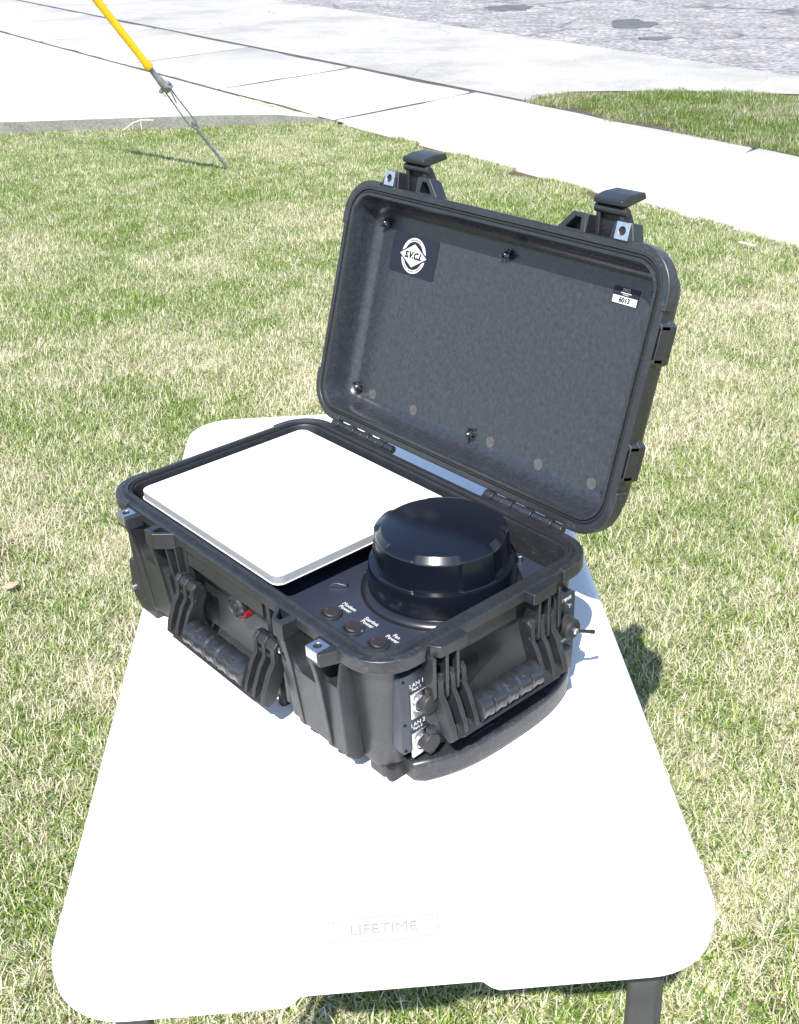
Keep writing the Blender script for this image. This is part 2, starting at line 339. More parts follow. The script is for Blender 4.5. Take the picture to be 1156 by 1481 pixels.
# ---------------------------------------------------------------- grass
def grass_mat(name, dry, k=1.):
    m = bpy.data.materials.new(name); m.use_nodes = True; n = m.node_tree.nodes; l = m.node_tree.links; b = n['Principled BSDF']
    at = n.new('ShaderNodeAttribute'); at.attribute_name = 'blade'; sp = n.new('ShaderNodeSeparateColor'); l.new(at.outputs['Color'], sp.inputs[0])
    g = n.new('ShaderNodeNewGeometry')
    def nz(scale, det=3):
        t = n.new('ShaderNodeTexNoise'); t.inputs['Scale'].default_value = scale; t.inputs['Detail'].default_value = det; l.new(g.outputs['Position'], t.inputs['Vector']); return t
    n1 = nz(1.1, 4); n2 = nz(5.5, 3)
    # share of dry blades changes from place to place
    a1 = n.new('ShaderNodeMath'); a1.operation = 'MULTIPLY_ADD'; l.new(n1.outputs['Fac'], a1.inputs[0]); a1.inputs[1].default_value = 1.5; a1.inputs[2].default_value = dry - 1.05
    pd = n.new('ShaderNodeVectorMath'); pd.operation = 'DOT_PRODUCT'; l.new(g.outputs['Position'], pd.inputs[0]); pd.inputs[1].default_value = (-.65, .58, 0)
    pm = n.new('ShaderNodeMapRange'); pm.inputs[1].default_value = 1.5; pm.inputs[2].default_value = 5.0; pm.inputs[3].default_value = 0; pm.inputs[4].default_value = -.16; l.new(pd.outputs['Value'], pm.inputs[0])
    a0 = n.new('ShaderNodeMath'); a0.operation = 'ADD'; l.new(a1.outputs[0], a0.inputs[0]); l.new(pm.outputs[0], a0.inputs[1])
    a2 = n.new('ShaderNodeMath'); a2.operation = 'MULTIPLY_ADD'; l.new(n2.outputs['Fac'], a2.inputs[0]); a2.inputs[1].default_value = 1.1; l.new(a0.outputs[0], a2.inputs[2])
    df = n.new('ShaderNodeMath'); df.operation = 'SUBTRACT'; l.new(a2.outputs[0], df.inputs[0]); l.new(sp.outputs[0], df.inputs[1])
    st = n.new('ShaderNodeMapRange'); st.inputs[1].default_value = -.04; st.inputs[2].default_value = .04; l.new(df.outputs[0], st.inputs[0])
    gr = ramp(n, [(0, (.040, .092, .011)), (.35, (.118, .215, .028)), (.8, (.25, .355, .066)), (1, (.40, .465, .14))]); l.new(sp.outputs[1], gr.inputs[0])
    dr = ramp(n, [(0, (.31, .275, .165)), (.35, (.57, .53, .355)), (1, (.80, .77, .585))]); l.new(sp.outputs[1], dr.inputs[0])
    mx = n.new('ShaderNodeMix'); mx.data_type = 'RGBA'; l.new(st.outputs[0], mx.inputs['Factor']); l.new(gr.outputs[0], mx.inputs['A']); l.new(dr.outputs[0], mx.inputs['B'])
    ks = n.new('ShaderNodeVectorMath'); ks.operation = 'SCALE'; ks.inputs['Scale'].default_value = k; l.new(mx.outputs['Result'], ks.inputs[0])
    l.new(ks.outputs[0], b.inputs['Base Color']); b.inputs['Roughness'].default_value = .5; b.inputs['Specular IOR Level'].default_value = .35
    tr = n.new('ShaderNodeBsdfTranslucent'); l.new(ks.outputs[0], tr.inputs[0])
    ms = n.new('ShaderNodeMixShader'); ms.inputs[0].default_value = .30; l.new(b.outputs[0], ms.inputs[1]); l.new(tr.outputs[0], ms.inputs[2])
    l.new(ms.outputs[0], n['Material Output'].inputs['Surface'])
    return m
MT['grass'] = grass_mat('lawn_grass', .33); MT['vgrass'] = grass_mat('verge_grass', .20, .74)
def grass_patch(name, seed, nb, size, lo, hi, flat, m, w0=.0016):
    r = np.random.default_rng(seed)
    x = r.uniform(-size, size, nb); y = r.uniform(-size, size, nb)
    L = r.uniform(lo, hi, nb) * (1 + .25 * r.standard_normal(nb)).clip(.5, 1.6); az = r.uniform(0, 2 * PI, nb); lean = (np.abs(r.normal(flat, .32, nb))).clip(.05, 1.35)
    bend = r.normal(.75, .5, nb); tw = r.normal(0, .55, nb); wd = w0 * r.uniform(.6, 1.35, nb)
    K = 4; P = np.zeros((nb, K, 3)); D = np.zeros((nb, K, 2)); pos = np.stack([x, y, np.full(nb, -.004)], 1); ang = lean.copy(); a = az.copy()
    for k in range(K):
        P[:, k] = pos; D[:, k, 0] = -np.sin(a); D[:, k, 1] = np.cos(a)
        stp = L / (K - 1); pos = pos + np.stack([np.sin(ang) * np.cos(a), np.sin(ang) * np.sin(a), np.cos(ang)], 1) * stp[:, None]
        ang = ang + bend * .45; a = a + tw * .5
    P[:, :, 2] = np.maximum(P[:, :, 2], .001 + .004 * r.random((nb, 1))) ; P[:, 0, 2] = -.004
    V = np.zeros((nb, 7, 3)); wk = [1, .9, .6]
    for k in range(3):
        off = np.stack([D[:, k, 0], D[:, k, 1], np.zeros(nb)], 1) * (wd * wk[k])[:, None]
        V[:, 2 * k] = P[:, k] - off; V[:, 2 * k + 1] = P[:, k] + off
    V[:, 6] = P[:, 3]
    me = bpy.data.meshes.new(name); base = np.arange(nb)[:, None] * 7
    F = np.concatenate([base + np.array([[0, 1, 3, 2]]), base + np.array([[2, 3, 5, 4]])], 0); T = base + np.array([[4, 5, 6]])
    me.from_pydata(V.reshape(-1, 3).tolist(), [], F.tolist() + T.tolist())
    ca = me.color_attributes.new('blade', 'FLOAT_COLOR', 'POINT'); col = np.ones((nb, 7, 4)); col[:, :, 0] = r.random((nb, 1)); col[:, :, 1] = r.random((nb, 1))
    ca.data.foreach_set('color', col.ravel()); me.materials.append(m); me.polygons.foreach_set('use_smooth', [True] * len(me.polygons))
    return bpy.data.objects.new(name, me)
def grass(name, label, pts, coll, nvar, seed):
    r = np.random.default_rng(seed); n = len(pts)
    me = bpy.data.meshes.new(name); me.from_pydata([tuple(p) for p in pts], [], [])
    a = me.attributes.new('turn', 'FLOAT_VECTOR', 'POINT'); rot = np.zeros((n, 3)); rot[:, 2] = r.uniform(0, 2 * PI, n); a.data.foreach_set('vector', rot.ravel())
    a = me.attributes.new('size', 'FLOAT', 'POINT'); a.data.foreach_set('value', r.uniform(.85, 1.2, n))
    a = me.attributes.new('kind', 'INT', 'POINT'); a.data.foreach_set('value', r.integers(0, nvar, n).astype(np.int32))
    o = bpy.data.objects.new(name, me); S.collection.objects.link(o); tag(o, label, None, None, 'stuff')
    ng = bpy.data.node_groups.new(name, 'GeometryNodeTree'); ng.interface.new_socket('Geometry', in_out='INPUT', socket_type='NodeSocketGeometry'); ng.interface.new_socket('Geometry', in_out='OUTPUT', socket_type='NodeSocketGeometry')
    N = ng.nodes; L = ng.links; gi = N.new('NodeGroupInput'); go = N.new('NodeGroupOutput'); ip = N.new('GeometryNodeInstanceOnPoints'); ci = N.new('GeometryNodeCollectionInfo')
    ci.inputs['Collection'].default_value = coll; ci.inputs['Separate Children'].default_value = True; ci.inputs['Reset Children'].default_value = True
    L.new(gi.outputs[0], ip.inputs['Points']); L.new(ci.outputs[0], ip.inputs['Instance']); ip.inputs['Pick Instance'].default_value = True
    for nm, ty, so in (('kind', 'INT', 'Instance Index'), ('turn', 'FLOAT_VECTOR', 'Rotation'), ('size', 'FLOAT', 'Scale')):
        na = N.new('GeometryNodeInputNamedAttribute'); na.data_type = ty; na.inputs['Name'].default_value = nm; L.new(na.outputs['Attribute'], ip.inputs[so])
    L.new(ip.outputs[0], go.inputs[0]); md = o.modifiers.new('grass', 'NODES'); md.node_group = ng
    return o
gc = bpy.data.collections.new('grass_tufts'); vc = bpy.data.collections.new('verge_tufts')
for k in range(7): gc.objects.link(grass_patch('grass_tuft', 10 + k, 3400, .19, .018, .038, .66, MT['grass'], .00112))
for k in range(4): vc.objects.link(grass_patch('verge_tuft', 40 + k, 1800, .19, .025, .048, .5, MT['vgrass'], .0014))
def inpoly(x, y, P):
    c = False; j = len(P) - 1
    for i in range(len(P)):
        if (P[i][1] > y) != (P[j][1] > y) and x < (P[j][0] - P[i][0]) * (y - P[i][1]) / (P[j][1] - P[i][1]) + P[i][0]: c = not c
        j = i
    return c
def scatter(poly, box, step, seed, mar=0.):
    r = random.Random(seed); out = []; x = box[0]
    while x < box[1]:
        y = box[2]
        while y < box[3]:
            px, py = x + r.uniform(-.5, .5) * step, y + r.uniform(-.5, .5) * step
            if inpoly(px, py, poly): out.append((px, py, 0))
            y += step
        x += step
    return out
lawn_poly = [(p[0] + .10, p[1] - .13) for p in kerb] + [(30, Ay(30) - .14), (30, -30), (-30, -30)]
grass('lawn_grass', 'short lawn grass, green mixed with bleached straw blades', scatter(lawn_poly, (-10.5, 3.2, -3.0, 5.2), .17, 1), gc, 7, 2)
vp = [(-5.78, 6.66), (-5.80, 7.05), (-5.62, 7.28), (-5.1, 7.68), (-4.3, 8.08), (-3.4, 8.33), (30, 1.45), (30, By(30) + .13), (-5.2, By(-5.2) + .14)]
grass('verge_grass', 'darker green grass on the strip beyond the sidewalk', scatter(vp, (-6.2, 1.5, 5.0, 8.6), .17, 3), vc, 4, 4)

# ================================================================ folding table
ZT = .737
TA = .9095; TL, TW = 1.226, .612
tb = empty('folding_table', (.4330, -.2928, 0), (0, 0, TA)); tag(tb, 'white plastic folding table with rounded corners standing on the lawn', 'table')
mb = MB(); rings = []
prof = [(.030, -.010), (.006, -.010), (.004, -.026), (0, -.0265), (.0000, -.016), (.0012, -.008), (.0050, -.0028), (.0115, -.0004), (.022, 0)]
for ins, dz in prof:
    ring = rr(TW / 2 - ins, TL / 2 - ins, .075 - ins, ZT + dz, 12, (0, TL / 2), 61)
    for p in ring:
        if dz < -.015 and abs(p.x) < .091 and (p.y < .05 or p.y > TL - .05):
            t = min(1, max(0, (.091 - abs(p.x)) / .012)); p.z = max(p.z, ZT - .0265 + .0135 * t + (0 if dz < -.02 else .0004))
    rings.append(ring)
mb.loft(rings)
top = mb.build('tabletop', MT['table'], tb, ang=50)
# embossed maker's name near the short edge
def arc_strip(x0, x1, y0, sag, w, h, n=24):
    m_ = MB(); out = []; inn = []
    for i in range(n + 1):
        t = i / n; x = x0 + (x1 - x0) * t; y = y0 + sag * (1 - (2 * t - 1) ** 2); out.append((x, y + w / 2)); inn.append((x, y - w / 2))
    m_.prism(out + inn[::-1], 2, 0, h); return m_
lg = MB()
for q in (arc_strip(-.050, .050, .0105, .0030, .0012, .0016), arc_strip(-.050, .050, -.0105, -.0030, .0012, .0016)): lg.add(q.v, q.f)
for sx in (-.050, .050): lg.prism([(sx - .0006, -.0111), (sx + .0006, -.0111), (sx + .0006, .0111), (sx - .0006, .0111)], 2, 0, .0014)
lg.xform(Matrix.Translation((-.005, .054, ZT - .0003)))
lg.build('logo_border', MT['emboss_shade'], top)
text('logo_lettering', 'LIFETIME', .0165, MT['emboss_shade'], top, Matrix.Translation((-.005, .054, ZT + .0004)), ext=.0010, bold=.0, sx=.98)
# legs: two folding frames
def leg_frame(y0, dy):
    for sx in (-1, 1):
        m_ = MB()
        m_.prism([(sx * .258 - .0155, y0 - .010), (sx * .258 + .0155, y0 - .010), (sx * .258 + .0155, y0 + .010), (sx * .258 - .0155, y0 + .010)], 2, .012, ZT - .010)
        l_ = m_.build('leg', MT['legs'], tb, bevel=.006, seg=3)
        f_ = MB(); f_.prism(rr2(.021, .015, .006, (sx * .258, y0)), 2, 0, .018); f_.build('foot_cap', MT['rubber'], l_, bevel=.002)
    m_ = MB(); m_.tube([(-.252, y0, .30), (.252, y0, .30)], .010, 12); m_.build('crossbar', MT['legs'], tb)
    m_ = MB(); m_.tube([(-.268, y0, ZT - .03), (.268, y0, ZT - .03)], .011, 12); m_.build('pivot_tube', MT['legs'], tb)
    for sx in (-1, 1):
        m_ = MB(); m_.tube([(sx * .2785, y0 + dy * .02, ZT - .014), (sx * .281, y0 + dy * .015, .45), (sx * .2785, y0 + dy * .004, .28)], .0055, 10); m_.build('brace', MT['legs'], tb)
def rr2(hx, hy, r, c): return [(p.x, p.y) for p in rr(hx, hy, r, 0, 4, c)]
leg_frame(.105, 1); leg_frame(TL - .105, -1)
m_ = MB()
for sx in (-1, 1): m_.box((sx * .282, TL / 2, ZT - .022), (.018, TL - .14, .018))
m_.build('underside_rail', MT['legs'], tb)

# ================================================================ equipment case
case = empty('equipment_case', (0, 0, ZT)); tag(case, 'open black hard-shell equipment case with wheels standing on the white table', 'case')
HX, HY, ZR, RC = .2695, .1610, .170, .046
def ring(ins, z, sub=1, r=None): return rr(HX - ins, HY - ins, r if r else max(RC - ins, .012), z, 10, (0, 0), sub)
mb = MB()
mb.loft([ring(.040, .010), ring(.030, .0105), ring(.024, .014), ring(.0205, .024), ring(.0100, .1525), ring(.0085, .1555), ring(.0012, .1560), ring(0, .1575), ring(0, .1680), ring(.0016, .1700),
         ring(.0080, .1700), ring(.0088, .1732), ring(.0125, .1735), ring(.0135, .1700), ring(.0165, .1690), ring(.0180, .1665), ring(.0195, .1150)])
base = mb.build('base_shell', MT['poly'], case)
cut = MB(); cut.prism([(-.095, -.02), (-.090, .022), (-.055, .056), (.080, .056), (.100, .040), (.112, -.02)], 0, .222, .32)
boolean(base, cut)
cut = MB(); cut.prism([(-.2, .018), (-.2, .1515), (-.1436, .1515), (-.1436, .1130), (-.1290, .1070), (-.1290, .032), (-.142, .018)], 0, -.112, .112); boolean(base, cut)
# gasket channel on the rim
gk = MB(); gk.loft([ring(.0136, .1697), ring(.0136, .1712), ring(.0164, .1712), ring(.0164, .1692)], False, False); gk.build('gasket', MT['gasket'], base)
# corner bumpers: a proud strip round each corner
for sx, sy in ((1, 1), (-1, 1), (-1, -1), (1, -1)):
    def path(off, n=9):
        a0 = {(1, 1): 0, (-1, 1): PI / 2, (-1, -1): PI, (1, -1): 1.5 * PI}[(sx, sy)]
        cx, cy = sx * (HX - RC), sy * (HY - RC); pts = []
        ds = Vector((-math.sin(a0), math.cos(a0))); ex = .014
        for t in [0] + list(range(n)) + [n - 1]:
            a = a0 + PI / 2 * t / (n - 1); pts.append(Vector((cx + (RC + off) * math.cos(a), cy + (RC + off) * math.sin(a))))
        a1 = a0 + PI / 2
        pts[0] = pts[1] - Vector((-math.sin(a0), math.cos(a0))) * ex; pts[-1] = pts[-2] + Vector((-math.sin(a1), math.cos(a1))) * ex
        return pts
    o_, i_ = path(.0034), path(-.006); m_ = MB(); poly = [(p.x, p.y) for p in o_] + [(p.x, p.y) for p in i_[::-1]]
    m_.prism(poly, 2, .1545, .1706); m_.build('corner_bumper', MT['rim'], base, bevel=.0016)
# front: ribs, latch bays, padlock tabs (mirrored left and right)
def plate_hole(mb, c, sx, sy, z0, z1, r, n=24, mi=0):
    inn = [(c[0] + r * math.cos(2 * PI * i / n + PI / 4), c[1] + r * math.sin(2 * PI * i / n + PI / 4)) for i in range(n)]; out = []
    for i in range(n):
        a = 2 * PI * i / n + PI / 4; x, y = math.cos(a), math.sin(a); k = 1 / max(abs(x), abs(y)); out.append((c[0] + x * k * sx / 2, c[1] + y * k * sy / 2))
    mb.frame(out, inn, z0, z1, mi)
for s in (-1, 1):
    def X(a, b): return (s * a, s * b)
    m_ = MB()
    m_.prism([(-.148, .166), (-.180, .166), (-.181, .155), (-.1755, .130), (-.1725, .112), (-.1640, .030), (-.152, .0165), (-.140, .0165)], 0, *X(.1805, .1880)); m_.build('rib', MT['poly'], base, bevel=.0014)
    m_ = MB(); m_.prism([(-.148, .152), (-.162, .1505), (-.1675, .120), (-.1630, .030), (-.150, .018), (-.140, .018)], 0, *X(.2085, .2130)); m_.build('rib', MT['poly'], base, bevel=.0014)
    for x0, x1, zt, yt, yb, rad in ((.1385, .1805, .112, -.1705, -.1622, .020), (.1880, .2085, .120, -.1660, -.1618, .009), (.1160, .1300, .110, -.1690, -.1610, .007)):
        m_ = MB(); m_.prism([(-.146, zt + .004), (yt, zt), (yb, .031), (-.149, .0188), (-.14, .0188)], 0, *X(x0, x1))
        sgn = 1 if s > 0 else -1; xa, xb = (x0, x1) if s > 0 else (x1, x0); dr_ = 1 if s > 0 else -1
        arc = [(s * (xa + dr_ * (rad - rad * math.sin(t))), zt + rad - rad * math.cos(t)) for t in [PI / 2 * i_ / 8 for i_ in range(9)]]
        m_.prism([(s * xa, zt - .006), (s * (xa + dr_ * rad), zt - .006)] + arc, 1, -.146, yt + .0004)
        m_.build('latch_bay', MT['poly'], base, bevel=.0008)
    m_ = MB()
    m_.prism([(-.148, .1685), (-.179, .1685), (-.179, .152), (-.1735, .118), (-.1635, .030), (-.150, .018), (-.14, .018)], 0, *X(.1300, .1385))
    m_.frame([(s * x, y) for x, y in ((.1015, -.158), (.1215, -.1797), (.1392, -.1797), (.1392, -.158))], [(s * x, y) for x, y in ((.1115, -.1615), (.1235, -.1748), (.1292, -.1748), (.1296, -.1615))], .1490, .1694)
    m_.prism([(-.148, .154), (-.170, .154), (-.166, .12), (-.158, .055), (-.14, .045)], 0, *X(.112, .116))
    m_.prism([(-.148, .154), (-.164, .154), (-.162, .12), (-.156, .055), (-.14, .045)], 0, *X(.100, .1035))
    m_.build('handle_stop', MT['poly'], base, bevel=.001)
    m_ = MB()
    m_.prism([(s * x, y) for x, y in ((.177, -.160), (.1805, -.1815), (.2045, -.1815), (.213, -.160))], 2, .1510, .1668)
    tabp = m_.build('padlock_tab', MT['poly'], base, bevel=.0012)
    m_ = MB(); plate_hole(m_, (s * .1925, -.1738), .0180, .0180, .1560, .1688, .0047); m_.build('steel_insert', MT['steel'], tabp, bevel=.0005)
    m_ = MB(); m_.lathe([(.0047, 0), (.0047, .001)], 20, (s * .1925, -.1738, .1662)); m_.build('insert_hole', MT['gasket'], tabp)
# front centre: upper band, slots and purge valve
m_ = MB(); m_.prism([(-.150, .1555), (-.1568, .1555), (-.1560, .1320), (-.1500, .1280), (-.139, .1280)], 0, -.088, .066); m_.build('front_band', MT['poly'], base, bevel=.0012)
for x in (-.0945, .0755, .0945):
    m_ = MB(); m_.prism([(-.150, .1557), (-.1560, .1557), (-.1530, .03), (-.139, .025)], 0, x - .0035, x + .0035); m_.build('front_rib', MT['poly'], base, bevel=.001)
m_ = MB(); m_.lathe([(.0160, -.018), (.0150, 0), (.0150, .003), (.0125, .006), (.0095, .0065), (.0090, .0050), (.0055, .0048), (.0050, .0062), (.0015, .0064)], 32, (.002, -.1475, .114), Matrix.Rotation(PI / 2, 3, 'X'))
valve = m_.build('purge_valve', MT['grip'], case)
m_ = MB()
m_.lathe([(.0112, -.018), (.0112, .0016), (.0100, .0022), (.0020, .0022)], 32, (.0062, -.1475, .1090), Matrix.Rotation(PI / 2, 3, 'X')); m_.build('red_seal', MT['red'], valve)
# feet
m_ = MB(); m_.prism([(p[0], p[1]) for p in rr2(.0055, .012, .004, (0, 0))], 2, 0, .016); foot_me = m_.mesh('foot', [MT['rubber']])
for x, y in ((.243, -.122), (.180, -.130), (.127, -.131), (.06, -.131), (-.06, -.131), (-.12, -.131), (.243, .122), (.180, .130), (.06, .131), (-.06, .131), (-.12, .131)):
    f_ = bpy.data.objects.new('foot', foot_me); S.collection.objects.link(f_); f_.parent = base; f_.location = (x, y, 0)
m_ = MB(); m_.prism([(.215, -.136), (.236, -.136), (.246, -.128), (.246, -.119), (.215, -.119)], 2, .001, .016); m_.build('bottom_skid', MT['poly'], base, bevel=.002)
# wheels and wheel housings at the far end
def arcpts(cx, cz, r, a0, a1, n): return [(cx + r * math.cos(math.radians(a0 + (a1 - a0) * i / n)), cz + r * math.sin(math.radians(a0 + (a1 - a0) * i / n))) for i in range(n + 1)]
for sy in (-1, 1):
    m_ = MB(); m_.prism([(-.2358, .0773), (-.2455, .0735), (-.2490, .0675), (-.2533, .0300), (-.2493, .0135), (-.2333, .0010), (-.1970, .0010), (-.1950, .0140), (-.1954, .0320), (-.1990, .0500), (-.2110, .0630), (-.2240, .0690)], 1, sy * .135, sy * .1570)
    m_.build('wheel_housing', MT['poly'], base, bevel=.003)
    m_ = MB(); m_.lathe([(.012, -.0135), (.0265, -.0135), (.0300, -.0100), (.0300, .0100), (.0265, .0135), (.012, .0135)], 32, (-.2400, sy * .1215, .0302), RY)
    wh = m_.build('wheel', MT['rubber'], case)
    m_ = MB(); m_.lathe([(.0045, 0), (.0045, .003), (.003, .0042)], 16, (-.2440, sy * .1570, .030), Matrix.Rotation(-sy * PI / 2, 3, 'X')); m_.build('axle_bolt', MT['steel'], wh)

# ---- carry handles (a along the wall, o outwards, z up)
fin = [(-.009, .003), (-.004, .0095), (.004, .0105), (.0095, .005), (.0105, -.014), (.0175, -.024), (.0270, -.047), (.0300, -.060), (.0240, -.0650), (.0150, -.0620), (.0030, -.040), (-.003, -.024), (-.009, -.008)]
def handle(origin, adir, odir, half, label):
    Mx = frame_mx(Vector(origin), adir, (0, 0, 1)) if False else None
    a = Vector(adir); o = Vector(odir); z = Vector((0, 0, 1)); O = Vector(origin)
    def T(p): return O + a * p[0] + o * p[1] + z * p[2]
    def put(mb, name, m, parent=None, bevel=0., ang=32):
        mb.v = [tuple(T(p)) for p in mb.v]; return mb.build(name, m, parent or case, bevel, ang)
    m_ = MB()
    for s in (-1, 1):
        for k, (d, w) in enumerate(((.015, .0075), (-.002, .006), (-.0175, .006))):
            x = s * (half + d); m_.prism(fin, 0, x - w / 2, x + w / 2)
        m_.prism([(.0260, -.0585), (.0305, -.0600), (.0245, -.0655), (.012, -.0570), (.016, -.0540)], 0, s * (half - .020), s * (half + .0185))
        m_.tube([(s * (half - .021), .0005, .0010), (s * (half + .019), .0005, .0010)], .0078, 16)
        m_.tube([(s * (half - .021), .0060, -.0120), (s * (half + .019), .0060, -.0120)], .0022, 8)
    m_.prism([(.0275, -.0590), (.0320, -.0608), (.0250, -.0665), (.0180, -.0645)], 0, -half - .004, half + .004)
    h = put(m_, 'carry_handle', MT['poly'], None, .0011); h['label'] = label
    L_ = half - .0225; pr_ = []; n = 46
    for i in range(n + 1):
        x = -L_ + 2 * L_ * i / n; u = (x + L_) / (2 * L_) * 5; d = abs(u - round(u)); r = .0158 - (.0026 if d < .07 and .5 < u < 4.5 else 0) - .0012 * (2 * (u - round(u))) ** 2
        if i in (0, n): r = .0120
        pr_.append((r, x))
    m_ = MB(); m_.lathe(pr_, 28, (0, 0, 0), RX); m_.v = [(p[0], p[1] + .0175, p[2] - .0475) for p in m_.v]
    gp = put(m_, 'grip', MT['grip'], h, 0, 40)
    for k in (-1, 0, 1):
        m_ = MB(); m_.lathe([(.0005, .0009), (.0045, .0010), (.0055, .0003), (.0058, -.002)], 20); m_.v = [(p[0] * 1.35 + k * L_ * .55, p[1] * .62, p[2] + .0147) for p in m_.v]
        m_.xform(Matrix.Translation((0, .0175, -.0475)) @ Matrix.Rotation(-.62, 4, 'X')); put(m_, 'grip_recess', MT['gasket'], h, 0)
    for s in (-1, 1):
        m_ = MB(); m_.lathe([(.0038, 0), (.0038, .0012), (.0026, .0020), (.0010, .0012)], 16, (s * (half + .0186), .0005, .0010), RX if s > 0 else Matrix.Rotation(-PI / 2, 3, 'Y')); put(m_, 'pivot_bolt', MT['steel'], h)
    return h
handle((0, -.1600, .1085), (1, 0, 0), (0, -1, 0), .0830, 'black moulded carry handle on the long front wall')
handle((.2690, -.004, .1215), (0, 1, 0), (1, 0, 0), .0690, 'black moulded carry handle on the short end wall')
# mounts of the end handle
for s in (-1, 1):
    yc = -.004 + s * .0690; m_ = MB()
    m_.prism([(.2600, yc - .0225), (.2720, yc - .0225), (.2810, yc - .0155), (.2825, yc + .0155), (.2815, yc + .0205), (.2600, yc + .0225)] if s < 0 else
             [(.2600, yc - .0225), (.2815, yc - .0205), (.2825, yc - .0155), (.2810, yc + .0155), (.2720, yc + .0225), (.2600, yc + .0225)], 2, .1555, .1692)
    m_.build('handle_mount', MT['poly'], base, bevel=.0012)
    m_ = MB()
    for d, zb, w in ((-.0065 * -s, .100, .0045), (.0085 * -s, .104, .0040), (-.0235 * -s, .106, .0045)):
        m_.prism([(.2560, .1580), (.2800, .1580), (.2795, zb + .003), (.2775, zb), (.2740, zb), (.2560, zb + .020)], 1, yc + d - w / 2, yc + d + w / 2)
    m_.build('mount_fin', MT['poly'], base, bevel=.0010)
    m_ = MB(); yk = yc + s * .0205; m_.prism([(.2520, .1560), (.2700, .1560), (.2765, .1400), (.2765, .1060), (.2700, .1000), (.2520, .1040)], 1, yk - .002, yk + .002); ck = m_.build('mount_cheek', MT['poly'], base, bevel=.0012)
    m_ = MB(); m_.box((.2585, -.004, .1425), (.006, .088, .022)); 
    if s > 0: m_.build('end_band', MT['poly'], base, bevel=.002)
# towing handle: bowed bar folded against the foot of the end wall
rings = []; ny = 28
for i in range(ny + 1):
    t = i / ny; y = -.117 + .240 * t; q = 2 * t - 1; bow = 1 - abs(q) ** 2.9; xo = .2690 + .0240 * bow; wdt = .0240 + .003 * bow; e = 1 if 0 < i < ny else .82
    sec = []
    for p in rr(wdt / 2 * e, .0138 * e, .0050, 0, 4): sec.append(Vector((xo - wdt / 2 + p.x, y, .0150 + p.y)))
    rings.append(sec)
m_ = MB(); m_.loft(rings); th = m_.build('tow_handle', MT['rim'], case, ang=45)
for y in (-.090, .094):
    m_ = MB(); m_.box((.246, y, .0150), (.040, .020, .012)); m_.build('tow_handle_arm', MT['poly'], th, bevel=.002)
m_ = MB(); m_.box((.2760, -.030, .0275), (.007, .034, .004)); m_.build('release_button', MT['poly'], th, bevel=.0015)

# ---- connector plates on the end wall
def mxe(x, y, z): return frame_mx(Vector((x, y, z)), (0, 1, 0), (0, 0, 1))
m_ = MB(); m_.prism(rr2(.0270, .0490, .004, (-.1030, .0925)), 0, .2485, .2640) ; pl1 = m_.build('connector_plate', MT['deck'], case, bevel=.0008); pl1['label'] = 'black connector plate with two network sockets'
for k, zc in enumerate((.1060, .0560)):
    m_ = MB(); plate_hole(m_, (0, 0), .0250, .0315, 0, .0030, .0095, 24, 0); m_.lathe([(.0100, -.001), (.0100, .0045), (.0086, .0052), (.0080, .0040)], 28)
    m_.xform(mxe(.2640, -.1060, zc - .004)); sk = m_.build('network_socket', MT['chrome'], pl1, bevel=.0008)
    m_ = MB(); m_.lathe([(.0098, 0), (.0112, .001), (.0112, .0075), (.0100, .0092), (.0010, .0094)], 32); m_.box((.0015, .0135, .0045), (.0095, .010, .006)); m_.box((.0010, -.0125, .0040), (.008, .006, .005))
    m_.xform(mxe(.2670, -.0985, zc - .006)); m_.build('dust_cap', MT['rubber'], pl1, bevel=.0008)
    text('lettering', 'LAN %d' % (k + 1), .0072, MT['whiteink'], pl1, mxe(.2643, -.1080, zc + .0200), bold=.0)
    text('lettering', 'Port %d' % (k + 1), .0048, MT['whiteink'], pl1, mxe(.2643, -.1085, zc + .0145))
for zc in (.0815, .1360, .0480):
    m_ = MB(); m_.lathe([(.0016, 0), (.0016, .0008), (.0008, .0014)], 10, (.2640, -.1255, zc), RX); m_.build('plate_screw', MT['blackink'], pl1)
m_ = MB(); m_.prism(rr2(.0240, .0545, .007, (.1080, .0760)), 0, .2460, .2640); pl2 = m_.build('connector_plate', MT['deck'], case, bevel=.0008); pl2['label'] = 'black connector plate with the power inlet and its round cap'
m_ = MB(); m_.lathe([(.0150, 0), (.0150, .004), (.0130, .0055), (.0125, .0140), (.0105, .0165), (.0060, .0170)], 32, (.2640, .1130, .0905), RX); m_.build('round_plug', MT['rubber'], pl2)
m_ = MB(); m_.lathe([(.0040, 0), (.0040, .003), (.0026, .0045), (.0010, .0046)], 6, (.2805, .1130, .0905), RX); m_.build('plug_nut', MT['steel'], pl2)
m_ = MB(); m_.tube([(.2830, .1150, .0900), (.2880, .1250, .0870), (.2890, .1370, .0810)], [.0020, .0022, .0028], 8); m_.build('plug_strap', MT['rubber'], pl2)
m_ = MB(); m_.prism(rr2(.0150, .0150, .004, (.1080, .0450)), 0, .2640, .2720); m_.build('outlet_cap', MT['poly'], pl2, bevel=.002)
for y, z in ((.1225, .1120), (.0975, .0800), (.1240, .0520), (.0960, .1130)):
    m_ = MB(); m_.lathe([(.0028, 0), (.0028, .0010), (.0016, .0018)], 12, (.2640, y, z), RX); m_.build('plate_screw', MT['steel'], pl2)
text('lettering', 'DC Input', .0078, MT['whiteink'], pl2, mxe(.2643, .1100, .1235), bold=.0001)
text('lettering', 'DC Output', .0070, MT['whiteink'], pl2, mxe(.2643, .1060, .0690), bold=.0001)

